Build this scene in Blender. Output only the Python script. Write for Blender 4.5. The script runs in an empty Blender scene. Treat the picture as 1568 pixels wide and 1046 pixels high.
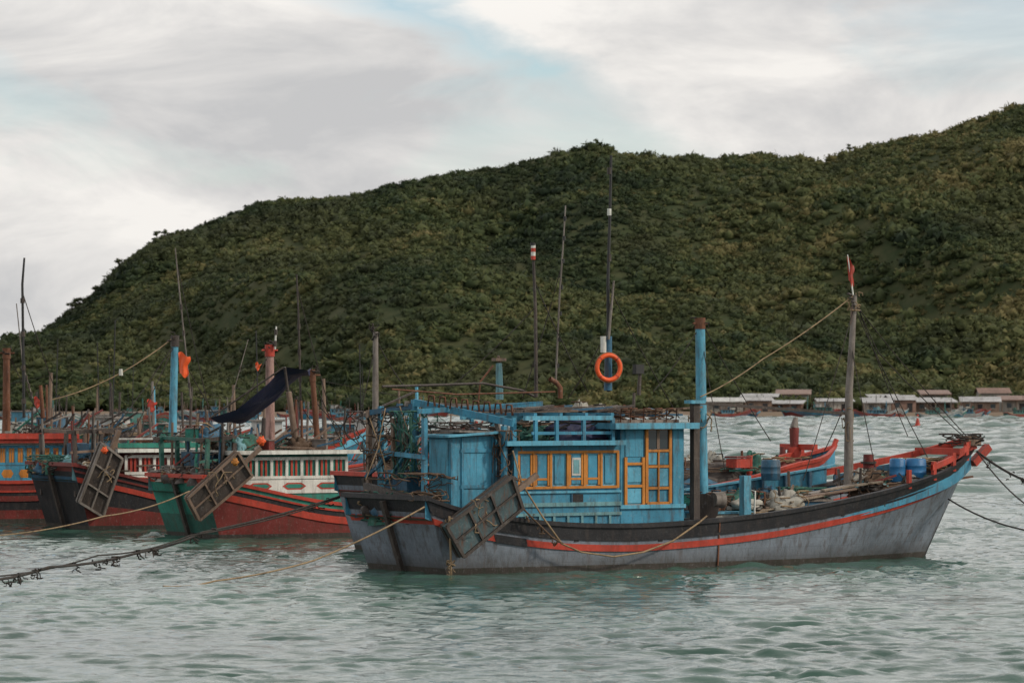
import bpy, bmesh, math, random
import numpy as np
from mathutils import Vector, Matrix
random.seed(7); rng=np.random.default_rng(7)
F=5880.; CX=784.; HY=600.; CH=4.1
sc=bpy.context.scene
COL=sc.collection

# ------------------------------------------------------------ materials
def newmat(name):
    m=bpy.data.materials.new(name); m.use_nodes=True
    nt=m.node_tree; b=nt.nodes['Principled BSDF']; return m,nt,b
def N(nt,t,**k):
    n=nt.nodes.new(t)
    for a,v in k.items(): setattr(n,a,v)
    return n
def mixc(nt,fac,a,b,mode='MIX'):
    n=N(nt,'ShaderNodeMix',data_type='RGBA',blend_type=mode)
    for i,v in ((0,fac),(6,a),(7,b)):
        if hasattr(v,'links'): nt.links.new(v,n.inputs[i])
        elif i==0: n.inputs[0].default_value=v
        else: n.inputs[i].default_value=(v[0],v[1],v[2],1)
    return n.outputs[2]
def math_(nt,op,a,b=0.):
    n=N(nt,'ShaderNodeMath',operation=op)
    for i,v in ((0,a),(1,b)):
        if hasattr(v,'links'): nt.links.new(v,n.inputs[i])
        else: n.inputs[i].default_value=v
    return n.outputs[0]
def ramp(nt,src,pts):
    r=N(nt,'ShaderNodeValToRGB'); nt.links.new(src,r.inputs[0])
    e=r.color_ramp.elements
    while len(e)<len(pts): e.new(.5)
    for i,(p,c) in enumerate(pts):
        e[i].position=p
        e[i].color=(c,c,c,1) if not hasattr(c,'__len__') else (*c,1)
    return r.outputs[0]
def noise(nt,vec,scale,detail=6,rough=.6,dist=0):
    n=N(nt,'ShaderNodeTexNoise'); n.inputs['Scale'].default_value=scale
    n.inputs['Detail'].default_value=detail; n.inputs['Roughness'].default_value=rough
    n.inputs['Distortion'].default_value=dist
    if vec is not None: nt.links.new(vec,n.inputs['Vector'])
    return n.outputs['Fac']
def mapping(nt,src,scale=(1,1,1),loc=(0,0,0),rot=(0,0,0)):
    m=N(nt,'ShaderNodeMapping'); nt.links.new(src,m.inputs[0])
    m.inputs['Scale'].default_value=scale; m.inputs['Location'].default_value=loc; m.inputs['Rotation'].default_value=rot
    return m.outputs[0]
def paint(name,col,rough=.55,dirt=.5,dirtcol=(.06,.038,.025),plank=None,fade=.35,sc_=1.,pk=.55,wl=0):
    m,nt,b=newmat(name)
    tc=N(nt,'ShaderNodeTexCoord').outputs['Object']
    v1=mapping(nt,tc,(2.9*sc_,2.9*sc_,.5*sc_))
    n1=noise(nt,v1,2.4,9,.7)
    f1=ramp(nt,n1,[(.49,0),(.64,1)])
    n2=noise(nt,tc,.9*sc_,6,.65)
    f2=ramp(nt,n2,[(.35,0),(.65,1)])
    dark=tuple(c*(1-fade) for c in col); lite=tuple(min(1,c*(1+fade*.4)+.025*fade) for c in col)
    c=mixc(nt,f2,dark,lite)
    n3=noise(nt,mapping(nt,tc,(8*sc_,8*sc_,5*sc_)),2.0,9,.78)
    f3=ramp(nt,n3,[(.56,0),(.62,1)])
    chip=tuple(min(1,v*.55+.14) for v in col)
    c=mixc(nt,math_(nt,'MULTIPLY',f3,dirt*.9),c,chip)
    f4=ramp(nt,n3,[(.36,1),(.43,0)])
    c=mixc(nt,math_(nt,'MULTIPLY',f4,dirt*.8),c,dirtcol)
    c=mixc(nt,math_(nt,'MULTIPLY',f1,dirt),c,dirtcol)
    s=N(nt,'ShaderNodeSeparateXYZ'); nt.links.new(tc,s.inputs[0])
    if plank:
        ax,w=plank
        fr=math_(nt,'FRACT',math_(nt,'MULTIPLY',s.outputs[ax],1./w))
        lt=math_(nt,'LESS_THAN',fr,.08)
        lt=math_(nt,'MULTIPLY',lt,ramp(nt,n2,[(.38,.25),(.6,1)]))
        c=mixc(nt,math_(nt,'MULTIPLY',lt,pk),c,tuple(v*.25 for v in col))
    if wl:
        e=math_(nt,'ADD',s.outputs[2],math_(nt,'MULTIPLY',math_(nt,'SUBTRACT',n1,.5),1.3))
        g=ramp(nt,e,[(.0,1),(wl,0)])
        c=mixc(nt,math_(nt,'MULTIPLY',g,.8),c,(.045,.036,.026))
    nt.links.new(c,b.inputs['Base Color'])
    b.inputs['Roughness'].default_value=rough
    b.inputs['Specular IOR Level'].default_value=.3
    bp=N(nt,'ShaderNodeBump'); bp.inputs['Strength'].default_value=.4; bp.inputs['Distance'].default_value=.03
    nt.links.new(n3,bp.inputs['Height']); nt.links.new(bp.outputs[0],b.inputs['Normal'])
    return m
M={}
M['grey']=paint('hull_grey_paint',(.17,.20,.24),dirt=.6,plank=(2,.21),fade=.35,pk=.22,wl=.46)
M['black']=paint('black_tar_paint',(.013,.013,.016),dirt=.3,dirtcol=(.08,.06,.05))
M['red']=paint('red_paint',(.42,.045,.025),dirt=.38,fade=.35)
M['boot']=paint('hull_bottom_fouling',(.045,.036,.03),dirt=.7,dirtcol=(.02,.025,.015))
M['blue']=paint('blue_paint',(.04,.225,.345),dirt=.6,fade=.4)
M['bluep']=paint('blue_plank_paint',(.055,.26,.385),dirt=.55,plank=(0,.17),fade=.3)
M['lblue']=paint('light_blue_paint',(.09,.33,.46),dirt=.6,fade=.35)
M['teal']=paint('teal_pale_paint',(.13,.29,.32),dirt=.6,fade=.35)
M['dblue']=paint('dark_blue_paint',(.025,.10,.17),dirt=.6)
M['yellow']=paint('ochre_paint',(.48,.18,.025),dirt=.45,fade=.3)
M['white']=paint('white_paint',(.62,.62,.57),dirt=.4,fade=.25)
M['green']=paint('green_paint',(.02,.20,.15),dirt=.45,fade=.35)
M['dgreen']=paint('dark_green_paint',(.02,.11,.085),dirt=.5,fade=.4)
M['dred']=paint('dark_red_paint',(.16,.022,.018),dirt=.5)
M['wood']=paint('weathered_wood',(.18,.12,.085),dirt=.6,dirtcol=(.05,.035,.025))
M['gwood']=paint('grey_weathered_wood',(.18,.155,.135),dirt=.65,dirtcol=(.05,.038,.03))
M['dwood']=paint('dark_wet_wood',(.042,.032,.027),dirt=.6,dirtcol=(.10,.075,.06))
M['rust']=paint('rusted_steel',(.15,.06,.03),dirt=.7,dirtcol=(.05,.025,.018),rough=.8)
M['deck']=paint('deck_planks',(.26,.21,.155),dirt=.65,plank=(0,.2))
M['rope']=paint('rope_fibre',(.27,.19,.11),dirt=.6,rough=.9)
M['drope']=paint('dark_rope',(.028,.025,.022),dirt=.5,rough=.9)
M['net']=paint('green_net',(.035,.13,.10),dirt=.6,rough=.95)
M['bnet']=paint('brown_net',(.11,.07,.045),dirt=.6,rough=.95)
M['orange']=paint('orange_plastic',(.72,.10,.022),dirt=.15,fade=.15,rough=.4)
M['pink']=paint('faded_pink_paint',(.38,.23,.20),dirt=.6)
M['navy']=paint('navy_tarpaulin',(.022,.026,.07),dirt=.2,rough=.6)
M['tarp']=paint('pale_tarp',(.33,.32,.28),dirt=.4)
M['barrel']=paint('blue_plastic',(.02,.15,.34),dirt=.2,rough=.35)
M['dark']=paint('interior_dark',(.012,.012,.014),dirt=.2)
M['tin']=paint('corrugated_tin',(.36,.36,.36),dirt=.6,sc_=.3)
M['rtin']=paint('rusty_tin',(.20,.12,.09),dirt=.6,sc_=.3)
M['plaster']=paint('plaster_wall',(.34,.32,.28),dirt=.6,sc_=.3)
M['rudd']=paint('rudder_faded_paint',(.05,.09,.10),dirt=.85,dirtcol=(.10,.045,.025),sc_=1.6)
M['bark']=paint('bark',(.06,.045,.03),sc_=.5)
M['fblue']=paint('weathered_hazed_blue_hull',(.05,.18,.26),dirt=.5)  # far hull paints greyed in the colour in place of distance haze, plus wear
M['fred']=paint('weathered_hazed_red_hull',(.28,.06,.045),dirt=.5)
M['fgreen']=paint('weathered_hazed_green_hull',(.04,.15,.13),dirt=.5)
M['fwhite']=paint('weathered_hazed_white_hull',(.45,.45,.43),dirt=.5)
m,nt,b=newmat('window_glass'); b.inputs['Base Color'].default_value=(.02,.03,.035,1); b.inputs['Roughness'].default_value=.12; M['glass']=m
m,nt,b=newmat('black_metal'); b.inputs['Base Color'].default_value=(.012,.012,.012,1); b.inputs['Roughness'].default_value=.6; M['metal']=m

# ------------------------------------------------------------ mesh builder
class MB:
    def __init__(s): s.v=[]; s.f=[]; s.m=[]; s.mats=[]; s.sm=[]
    def mi(s,k):
        mm=M[k]
        if mm not in s.mats: s.mats.append(mm)
        return s.mats.index(mm)
    def add(s,vs,fs,k,smooth=False):
        o=len(s.v); i=s.mi(k)
        s.v+= [tuple(v) for v in vs]
        for f in fs: s.f.append([o+a for a in f]); s.m.append(i); s.sm.append(smooth)
    def box(s,x0,x1,y0,y1,z0,z1,k):
        vs=[(x,y,z) for x in(x0,x1) for y in(y0,y1) for z in(z0,z1)]
        s.add(vs,[(0,1,3,2),(4,6,7,5),(0,4,5,1),(2,3,7,6),(0,2,6,4),(1,5,7,3)],k)
    def obox(s,c,size,R,k):
        vs=[Vector(c)+R@Vector((x*size[0]/2,y*size[1]/2,z*size[2]/2)) for x in(-1,1) for y in(-1,1) for z in(-1,1)]
        s.add(vs,[(0,1,3,2),(4,6,7,5),(0,4,5,1),(2,3,7,6),(0,2,6,4),(1,5,7,3)],k)
    def beam(s,a,b,w,h,k):
        a=Vector(a); b=Vector(b); d=b-a; L=d.length
        if L<1e-5: return
        d.normalize(); up=Vector((0,0,1)) if abs(d.z)<.9 else Vector((1,0,0))
        y=up.cross(d).normalized(); z=d.cross(y)
        R=Matrix((d,y,z)).transposed()
        s.obox((a+b)/2,(L,w,h),R,k)
    def cyl(s,a,b,r1,r2,k,n=10):
        a=Vector(a); b=Vector(b); d=(b-a)
        if d.length<1e-6: return
        d.normalize(); up=Vector((0,0,1)) if abs(d.z)<.9 else Vector((1,0,0))
        x=up.cross(d).normalized(); y=d.cross(x); vs=[]
        for p,r in((a,r1),(b,r2)):
            for i in range(n):
                t=2*math.pi*i/n; vs.append(p+x*math.cos(t)*r+y*math.sin(t)*r)
        fs=[(i,(i+1)%n,n+(i+1)%n,n+i) for i in range(n)]
        s.add(vs,fs,k,True); s.add(vs[:n],[tuple(range(n))[::-1]],k); s.add(vs[n:],[tuple(range(n))],k)
    def tube(s,pts,r,k,n=5):
        pts=[Vector(p) for p in pts]; vs=[]
        for i,p in enumerate(pts):
            d=pts[min(i+1,len(pts)-1)]-pts[max(i-1,0)]
            if d.length<1e-6: d=Vector((1,0,0))
            d.normalize(); up=Vector((0,0,1)) if abs(d.z)<.95 else Vector((1,0,0))
            x=up.cross(d).normalized(); y=d.cross(x)
            for j in range(n):
                t=2*math.pi*j/n; vs.append(p+x*math.cos(t)*r+y*math.sin(t)*r)
        fs=[(i*n+j,i*n+(j+1)%n,(i+1)*n+(j+1)%n,(i+1)*n+j) for i in range(len(pts)-1) for j in range(n)]
        s.add(vs,fs,k,True)
    def tangle(s,c,rad,n,r,k):
        for _ in range(n):
            p=Vector([random.uniform(-1,1)*a for a in rad]); d=Vector([random.uniform(-1,1) for _ in range(3)]); pts=[]
            for j in range(12):
                pts.append(Vector(c)+p)
                d=(d+Vector([random.uniform(-1,1) for _ in range(3)])*.7).normalized()
                p=p+Vector((d.x*rad[0],d.y*rad[1],d.z*rad[2]))*.28
                for q in range(3): p[q]=max(-rad[q],min(rad[q],p[q]))
            s.tube(pts,r*random.uniform(.6,1.3),k,4)
    def lump(s,c,rad,k,seed=0,n=16):
        R=random.Random(seed); ph=[R.uniform(0,6) for _ in range(8)]; vs=[]; fs=[]
        m_=9
        for i in range(m_+1):
            a=math.pi/2*i/m_*1.15-.25
            for j in range(n):
                t=2*math.pi*j/n
                q=1+.16*math.sin(3*t+ph[0]+2*a)+.12*math.sin(5*t+ph[1]-3*a)+.1*math.sin(7*a+ph[2]+2*t)+R.uniform(-.07,.07)
                vs.append((c[0]+rad[0]*math.cos(a)*math.cos(t)*q,c[1]+rad[1]*math.cos(a)*math.sin(t)*q,c[2]+rad[2]*math.sin(a)*q))
        for i in range(m_):
            for j in range(n): fs.append((i*n+j,i*n+(j+1)%n,(i+1)*n+(j+1)%n,(i+1)*n+j))
        s.add(vs,fs,k,True)
    def pile(s,c,rad,k,kt,seed=0,n=26,r=.02):
        s.lump(c,rad,k,seed); s.tangle((c[0],c[1],c[2]+rad[2]*.5),(rad[0]*1.05,rad[1]*1.05,rad[2]*.6),n,r,kt)
    def done(s,name,parent=None):
        me=bpy.data.meshes.new(name); me.from_pydata(s.v,[],s.f)
        for mm in s.mats: me.materials.append(mm)
        me.polygons.foreach_set('material_index',s.m); me.polygons.foreach_set('use_smooth',s.sm)
        me.update()
        o=bpy.data.objects.new(name,me); COL.objects.link(o)
        if parent: o.parent=parent
        return o
def W(px,py,D): return Vector(((px-CX)/F*D,D,CH-(py-HY)/F*D))

def ci(xs,ys):
    xs=np.array(xs,float); ys=np.array(ys,float); m=np.gradient(ys,xs)
    def f(x):
        x=min(max(x,xs[0]),xs[-1]); i=min(max(int(np.searchsorted(xs,x))-1,0),len(xs)-2)
        h=xs[i+1]-xs[i]; t=(x-xs[i])/h
        return float((2*t**3-3*t*t+1)*ys[i]+(t**3-2*t*t+t)*h*m[i]+(-2*t**3+3*t*t)*ys[i+1]+(t**3-t*t)*h*m[i+1])
    return f
BT=ci([0,.12,.35,.6,.78,.9,.96,1],[.88,.95,1,.96,.78,.5,.27,.03])
BW=ci([0,.12,.35,.6,.78,.9,1],[.78,.88,.93,.84,.55,.25,.01])

class Boat:
    def __init__(s,name,C0,th,L,Lt,Wd,sheer,bands,inner='blue',rake=.6,offs=(.3,.43,.6),cap='black',NS=44,tb=None):
        s.C0=C0; s.th=math.radians(th); s.L=L; s.Lt=Lt; s.Wd=Wd; s.rake=rake; tb=tb or bands
        s.e=bpy.data.objects.new(name,None); COL.objects.link(s.e)
        s.e.location=(C0[0],C0[1],0); s.e.rotation_euler=(0,0,s.th)
        s.S=ci([a for a,_ in sheer],[b for _,b in sheer])
        h=MB(); rows=[]
        for i in range(NS+1):
            t=i/NS; S=s.S(t); zm=(S-offs[2]+.14)/2
            rows.append([S,S-offs[0],S-offs[1],S-offs[2],max(zm,.15),.14,-.15,-.6])
        nr=8
        for sg in(-1,1):
            vs=[s.side(i/NS,z,sg) for i in range(NS+1) for z in rows[i]]
            for r in range(nr-1):
                fs=[(i*nr+r,i*nr+r+1,(i+1)*nr+r+1,(i+1)*nr+r) for i in range(NS)]
                if sg>0: fs=[f[::-1] for f in fs]
                h.add(vs,fs,bands[r],True)
        for r in range(nr-1):
            a=[s.side(0,rows[0][r],-1),s.side(0,rows[0][r],1),s.side(0,rows[0][r+1],1),s.side(0,rows[0][r+1],-1)]
            h.add(a,[(0,1,2,3)],tb[r])
        vi=[]
        for i in range(NS+1):
            t=i/NS; S=s.S(t)
            for sg in(-1,1):
                p=s.side(t,S,sg); y=sg*max(abs(p[1])-.09,0.005); vi+= [(p[0],y,S-.01),(p[0],y,S-.45)]
        fi=[]; fd=[]
        for i in range(NS):
            a=i*4; b_=a+4
            fi+= [(a,a+1,b_+1,b_),(a+2,b_+2,b_+3,a+3)]; fd.append((a+1,a+3,b_+3,b_+1))
        h.add(vi,fi,inner); h.add(vi,fd,'deck')
        h.add([s.side(0,rows[0][0]-.01,-1),s.side(0,rows[0][0]-.01,1),(s.side(0,1,-1)[0]+.15,Wd*.4,rows[0][0]-.45),(s.side(0,1,-1)[0]+.15,-Wd*.4,rows[0][0]-.45)],[(0,1,2,3)],inner)
        s.hull=h.done('hull',s.e)
        g=MB()
        def strip(ztop,zbot,out,inn,k,t0=0,t1=1):
            n=NS
            for sg in(-1,1):
                vs=[]
                for i in range(n+1):
                    t=t0+(t1-t0)*i/n; S=s.S(t); a=s.side(t,S-ztop,sg); c=s.side(t,S-zbot,sg)
                    ya=abs(a[1]); yc=abs(c[1])
                    vs+=[(a[0],sg*(ya+out),a[2]),(c[0],sg*(yc+out),c[2]),(c[0],sg*max(yc-inn,0),c[2]),(a[0],sg*max(ya-inn,0),a[2])]
                fs=[]
                for i in range(n):
                    for q in range(4):
                        fs.append((i*4+q,i*4+(q+1)%4,(i+1)*4+(q+1)%4,(i+1)*4+q))
                g.add(vs,fs+[(0,1,2,3),(n*4,n*4+3,n*4+2,n*4+1)],k)
        s.strip=strip
        strip(-.05,.05,.05,.14,cap)
        strip(offs[1],offs[2],.035,.01,bands[2])
        strip(offs[0]-.04,offs[0]+.02,.03,.01,cap)
        a=s.side(0,s.S(0),-1); b_=s.side(0,s.S(0),1)
        g.box(a[0]-.06,a[0]+.1,-abs(a[1])-.045,abs(a[1])+.045,a[2]-.052,a[2]+.056,cap)
        g.tube([s.side(1,z,1) for z in np.linspace(-.5,s.S(1)+.2,10)],.07,cap,6)
        g.beam((s.side(0,s.S(0),1)[0]-.06,0,s.S(0)-.1),(s.side(0,-.3,1)[0]-.1,0,-.3),.14,.1,'dwood')
        g.done('rub_rails',s.e)
    def side(s,t,z,sg):
        S=s.S(t); h=min(max((z+.6)/(S+.6),0),1); hh=z/S if z>0 else z/S*.6
        x=(1-hh)*t*s.L+hh*(-s.rake+t*(s.Lt+s.rake))
        b=s.Wd/2*(BW(t)+(BT(t)-BW(t))*h**.8)
        return (x,sg*b,z)
    def q(s,px,py,y):
        r=(px-CX)/F; c,n=math.cos(s.th),math.sin(s.th)
        x=(r*(s.C0[1]+y*c)-s.C0[0]+y*n)/(c-r*n)
        D=s.C0[1]+x*n+y*c
        return (x,y,CH-(py-HY)/F*D)
    def ts(s,x): return (x+s.rake)/(s.Lt+s.rake)

def rail_wall(mb,x0,x1,y,z0,z1,n,fr,back,acc,w=.07,sub=True,depth=.05):
    mb.box(x0,x1,y,y+.06,z0,z1,back)
    mb.box(x0-.02,x1+.02,y-depth,y-.002,z1-w,z1+.002,fr); mb.box(x0-.02,x1+.02,y-depth,y-.002,z0,z0+w,fr)
    for i in range(n+1):
        x=x0+(x1-x0)*i/n; mb.box(x-w/2,x+w/2,y-depth-.004,y-.003,z0+.01,z1-.01,fr)
    if sub:
        for i in range(n):
            a=x0+(x1-x0)*i/n+w/2; b_=x0+(x1-x0)*(i+1)/n-w/2
            g=(b_-a)*.2
            mb.box(a+g,b_-g,y-depth*.6,y-.004,z0+w+.05,z1-w-.05,acc)
KS=('dwood','rust','gwood','wood','dblue','green','dred','wood','dwood')
def clutter(c,x0,x1,y0,y1,z,n,hmax=.5,ks=KS,s=1.):
    for i in range(n):
        x=random.uniform(x0,x1); y=random.uniform(y0,y1); r=random.random()
        k=random.choice(ks)
        if r<.45:
            a=random.uniform(-1.2,1.2); l=random.uniform(.4,1.6)*s; c.beam((x,y,z+random.uniform(0,.2)),(x+l*math.cos(a),y+l*math.sin(a),z+random.uniform(0,hmax)),.05,.05,k)
        elif r<.6: c.cyl((x,y,z),(x+random.uniform(-.1,.1),y,z+random.uniform(.3,hmax*2.2)),.04,.035,k,6)
        elif r<.7:
            R=Matrix.Rotation(random.uniform(0,3),3,'Z'); w=random.uniform(.25,.5)*s; c.obox((x,y,z+.13),(w,w*.7,.26),R,k); c.obox((x,y,z+.27),(w+.04,w*.7+.04,.03),R,'gwood')
        elif r<.83: c.pile((x,y,z),(random.uniform(.2,.5)*s,random.uniform(.2,.4)*s,random.uniform(.15,.4)*s),random.choice(['net','bnet','tarp','dblue','teal','dwood']),random.choice(['rope','bnet','drope']),i,8,.016)
        elif r<.92: c.tube([(x,y,z),(x,y,z+.35),(x+.25,y,z+.35),(x+.25,y,z)],.022,'rust')
        else: c.tangle((x,y,z+.12),(.4*s,.3*s,.15),10,.02,random.choice(['rope','drope','net','bnet']))

# ============================================================ MAIN BOAT
Lt=16.4; rk=.6
sh=[(-.6,1.72),(0,1.52),(1.5,1.24),(4.3,1.03),(7,1.1),(9,1.25),(11.2,1.52),(13.5,1.88),(15.5,2.32),(16.4,2.62)]
sheer=[((a+rk)/(Lt+rk),b) for a,b in sh]
A=Boat('fishing_boat',(-2.39,87.7),32,14.85,Lt,4.3,sheer,['black','grey','red','grey','grey','boot','boot'],offs=(.33,.44,.59))
q=A.q
c=MB(); yN=-1.5
x0=q(787,0,yN)[0]; x1=q(949,0,yN)[0]; zr=q(870,679,yN)[2]
c.box(x0,x1,yN,1.5,.65,zr,'blue')
zp0=q(870,748,yN)[2]; zp1=q(870,690,yN)[2]
rail_wall(c,x0+.05,x1-.08,yN-.004,zp0,zp1,6,'yellow','lblue','blue',.06)
for i in range(6):
    xx=x0+.05+(x1-.13-x0)*(i+.5)/6
    if i in(0,1,3,4):
        c.box(xx-.19,xx-.14,yN-.045,yN-.03,zp0+.08,zp1-.08,'yellow'); c.box(xx+.14,xx+.19,yN-.045,yN-.03,zp0+.08,zp1-.08,'yellow')
        c.box(xx-.135,xx+.135,yN-.044,yN-.031,zp0+.2,zp0+.25,'yellow')
    if i==3:
        c.box(xx-.12,xx+.12,yN-.05,yN-.046,zp0+.3,zp1-.16,'fwhite')
        c.box(xx-.08,xx+.08,yN-.056,yN-.051,zp0+.35,zp1-.21,'teal')
for py,hh,k in((753,.05,'lblue'),(772,.09,'teal'),(787,.07,'teal')):
    z=q(870,py,yN)[2]; c.box(x0-.02,x1+.02,yN-.05,yN-.002,z-hh/2,z+hh/2,k)
z=q(884,763,yN)[2]; xo=q(884,0,yN)[0]; c.box(xo-.15,xo+.15,yN-.02,yN-.001,z-.12,z+.1,'dark')
c.box(xo-.18,xo-.151,yN-.035,yN-.001,z-.13,z+.11,'dblue')
for i in range(7):
    x=x0+.3+i*(x1-x0-.4)/6.5; c.box(x-.03,x+.03,yN-.04,yN-.003,.9,q(870,790,yN)[2]+.05,'teal')
c.box(x0-.03,x0-.003,-1.1,-.4,.9,zr-.2,'dblue')
c.beam((x0,yN-.04,.7),(x0,yN-.04,zr),.1,.1,'blue')
c.box(x0-.35,x1-.02,yN-.28,1.75,zr,zr+.05,'blue'); c.box(x0-.37,x1-.02,yN-.31,yN-.27,zr-.04,zr+.07,'lblue')
c.box(x0-.36,x0-.30,yN-.27,1.7,zr-.05,zr+.07,'blue')
c.done('deckhouse',A.e)
c=MB()
zt=q(880,640,yN)[2]
xr0=q(820,0,yN)[0]; xr1=q(938,0,yN)[0]
for yy in(yN,1.3):
    for f in(0,.27,.62,1): 
        x=xr0+(xr1-xr0)*f; c.beam((x,yy,zr+.05),(x,yy,zt),.08,.08,'blue')
    c.beam((xr0-.3,yy,zt),(xr1,yy,zt),.09,.1,'lblue'); c.beam((xr0-.1,yy,zr+.24),(xr1,yy,zr+.24),.05,.07,'blue')
for f in(0,.33,.66,1):
    x=xr0+(xr1-xr0)*f; c.beam((x,yN,zt+.08),(x,1.3,zt+.08),.08,.07,'blue')
c.pile((xr0+1.35,-.8,zr+.06),(.85,.55,.42),'navy','drope',3); c.pile((xr0+.6,-.3,zr+.06),(.7,.6,.36),'tarp','bnet',5)
c.pile((xr0+.3,-.9,zr+.06),(.45,.35,.3),'net','net',6); c.box(xr0,xr1,-.2,1.2,zr+.06,zr+.3,'dwood')
for i in range(11):
    a=q(832+i*9,626-i%3,-.8+i*.15); c.obox((a[0],a[1]+.2,zt+.16+.03*(i%3)),(1.5,.2,.035),Matrix.Rotation(.25*random.uniform(-1,1),3,'Z')@Matrix.Rotation(.04*random.uniform(-1,1),3,'Y'),('wood','gwood','dwood')[i%3])
c.tube([q(585,592,-.3),q(660,590,-.3),q(740,587,-.3),q(800,598,-.3),q(820,608,-.3)],.03,'dwood')
c.tube([q(600,596,-.9),q(700,604,-.9),q(850,600,-.9)],.02,'rust')
c.done('roof_rack',A.e)
# wheelhouse
c=MB(); yW=-1.46
w0=q(950,0,yW)[0]; w1=q(1047,0,yW)[0]; wz=q(1000,652,yW)[2]
def Z(px,py): return q(px,py,yW)[2]
def Xp(px): return q(px,0,yW)[0]
c.box(w0,w1,yW,1.4,.62,wz,'blue')
c.box(w0-.3,w1+.22,yW-.26,1.7,wz,wz+.06,'wood'); c.box(w0-.33,w1+.25,yW-.30,yW-.25,wz-.07,wz+.07,'lblue'); c.box(w0-.33,w0-.29,yW-.24,1.7,wz-.07,wz+.07,'lblue')
c.box(w0-.1,w1,yW+.2,1.2,wz+.06,wz+.14,'gwood')
def fr(pa,pb,ya,yb,k,dd=.05):
    c.box(Xp(pa),Xp(pb),yW-dd,yW-.002,Z((pa+pb)/2,yb),Z((pa+pb)/2,ya),k)
for px in(957,984): fr(px-2,px+2,700,775,'yellow',.05)
for py in(708,742,772): fr(957,984,py,py+4,'yellow',.045)
fr(957,984,658,699,'bluep',.02)
fr(960,981,716,738,'lblue',.02); fr(960,981,748,770,'lblue',.02)
for px in(989,1025): fr(px-2,px+2,654,770,'yellow',.055)
fr(1006,1008,688,768,'yellow',.055)
for py in(654,688,712,745,768): fr(989,1025,py,py+4,'yellow',.045)
fr(991,1005,658,687,'glass',.015); fr(1009,1023,658,687,'glass',.015)
fr(1005,1009,658,687,'wood',.03)
fr(991,1005,693,711,'lblue',.025); fr(1009,1023,693,711,'blue',.025)
fr(991,1005,717,744,'blue',.025); fr(1009,1023,717,744,'lblue',.025)
fr(1030,1045,656,775,'bluep',.02)
fr(948,1048,772,778,'lblue',.06)
c.box(w0-.03,w0-.003,-1.3,1.3,zr+.15,wz-.1,'bluep')
c.box(w0-.045,w0-.031,-.9,-.2,zr+.3,wz-.2,'dark')
c.box(w1+.003,w1+.03,-1.2,1.2,2.4,3.2,'glass')
c.done('wheelhouse',A.e)
# aft shed
c=MB(); ys=-1.35
s0=q(690,0,ys)[0]; s1=q(760,0,ys)[0]; zs=q(720,668,ys)[2]
c.box(s0,s1,ys,ys+.95,.9,zs,'bluep')
for py in(745,690): 
    z=q(720,py,ys)[2]; c.box(s0+.25,s1-.15,ys-.03,ys-.002,z-.04,z+.04,'blue')
for x in(s0+.02,s0+.3,s1-.12,s1-.03): c.box(x-.025,x+.025,ys-.035,ys-.003,.95,zs-.02,'blue')
c.box(s0-.03,s0-.003,ys+.08,ys+.87,1.0,zs-.08,'lblue')
c.obox(((s0+s1)/2,ys+.45,zs+.05),(s1-s0+.35,1.3,.05),Matrix.Rotation(-.06,3,'Y'),'lblue')
c.obox(((s0+s1)/2+.1,ys+.45,zs+.1),(s1-s0-.2,1.0,.05),Matrix.Rotation(.03,3,'Y'),'gwood')
c.box(s1-.12,s1-.06,ys-.055,ys-.036,1.75,1.95,'metal')
c.done('aft_shed',A.e)
# stern gallows frame
c=MB()
for (px,y,pt,k) in((583,1.7,622,'blue'),(612,1.2,618,'dblue'),(634,.4,612,'blue'),(650,-.9,640,'blue'),(772,-1.6,652,'blue'),(786,-1.2,640,'blue'),(565,1.9,628,'wood'),(603,.9,640,'wood'),(620,.6,650,'gwood')):
    a=q(px,pt,y); c.beam((a[0],y,1.1),a,.12,.1,k)
c.beam(q(566,632,1.9),q(634,622,.4),.1,.12,'dblue')
c.beam(q(634,616,.4),q(786,648,-1.5),.12,.16,'blue')
c.beam(q(640,630,-.2),q(830,618,-.6),.1,.11,'blue')
c.beam(q(620,618,.6),q(772,625,-.1),.1,.12,'gwood')
c.beam(q(560,690,1.9),q(650,700,-1.),.08,.1,'blue'); c.beam(q(560,730,1.9),q(650,655,.2),.07,.07,'dblue'); c.beam(q(575,720,1.3),q(628,640,1.3),.09,.05,'blue')
c.beam(q(590,740,1.0),q(640,668,.0),.09,.05,'lblue'); c.beam(q(760,640,-1.),q(775,735,-1.6),.16,.05,'gwood')
c.beam(q(560,745,1.7),q(660,772,-1.8),.12,.18,'dwood')
for i in range(8):
    px=655+i*17; c.tube([q(px,622+i*2,-.2-i*.1),q(px+2,606+i*2,-.2-i*.1),q(px+9,606+i*2,-.2-i*.1),q(px+11,622+i*2,-.2-i*.1)],.028,'rust')
a=q(633,680,.3); c.tangle(a,(.35,.5,.75),50,.018,'net'); a=q(606,700,1.0); c.tangle(a,(.5,.6,.5),30,.016,'bnet')
a=q(640,745,-.9); c.tangle(a,(.5,.9,.3),26,.016,'bnet'); a=q(775,700,-1.5); c.tangle(a,(.3,.2,.6),22,.015,'bnet')
a=q(585,650,1.3); c.tangle(a,(.3,.5,.3),14,.015,'drope'); a=q(700,655,-.7); c.tangle(a,(.8,.4,.12),22,.016,'dwood')
a=q(620,760,.3); c.tangle(a,(.3,1.3,.12),34,.018,'rope')
c.pile((q(600,735,1.0)[0],1.0,1.25),(.6,.8,.5),'dblue','bnet',11,20); c.pile((q(650,740,-.6)[0],-.6,1.2),(.5,.7,.4),'dwood','bnet',12,26,.018)
c.pile((-.1,.6,1.2),(.35,.7,.55),'net','net',15,26,.018); c.box(.1,.5,.2,1.2,1.1,2.3,'dblue')
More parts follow.
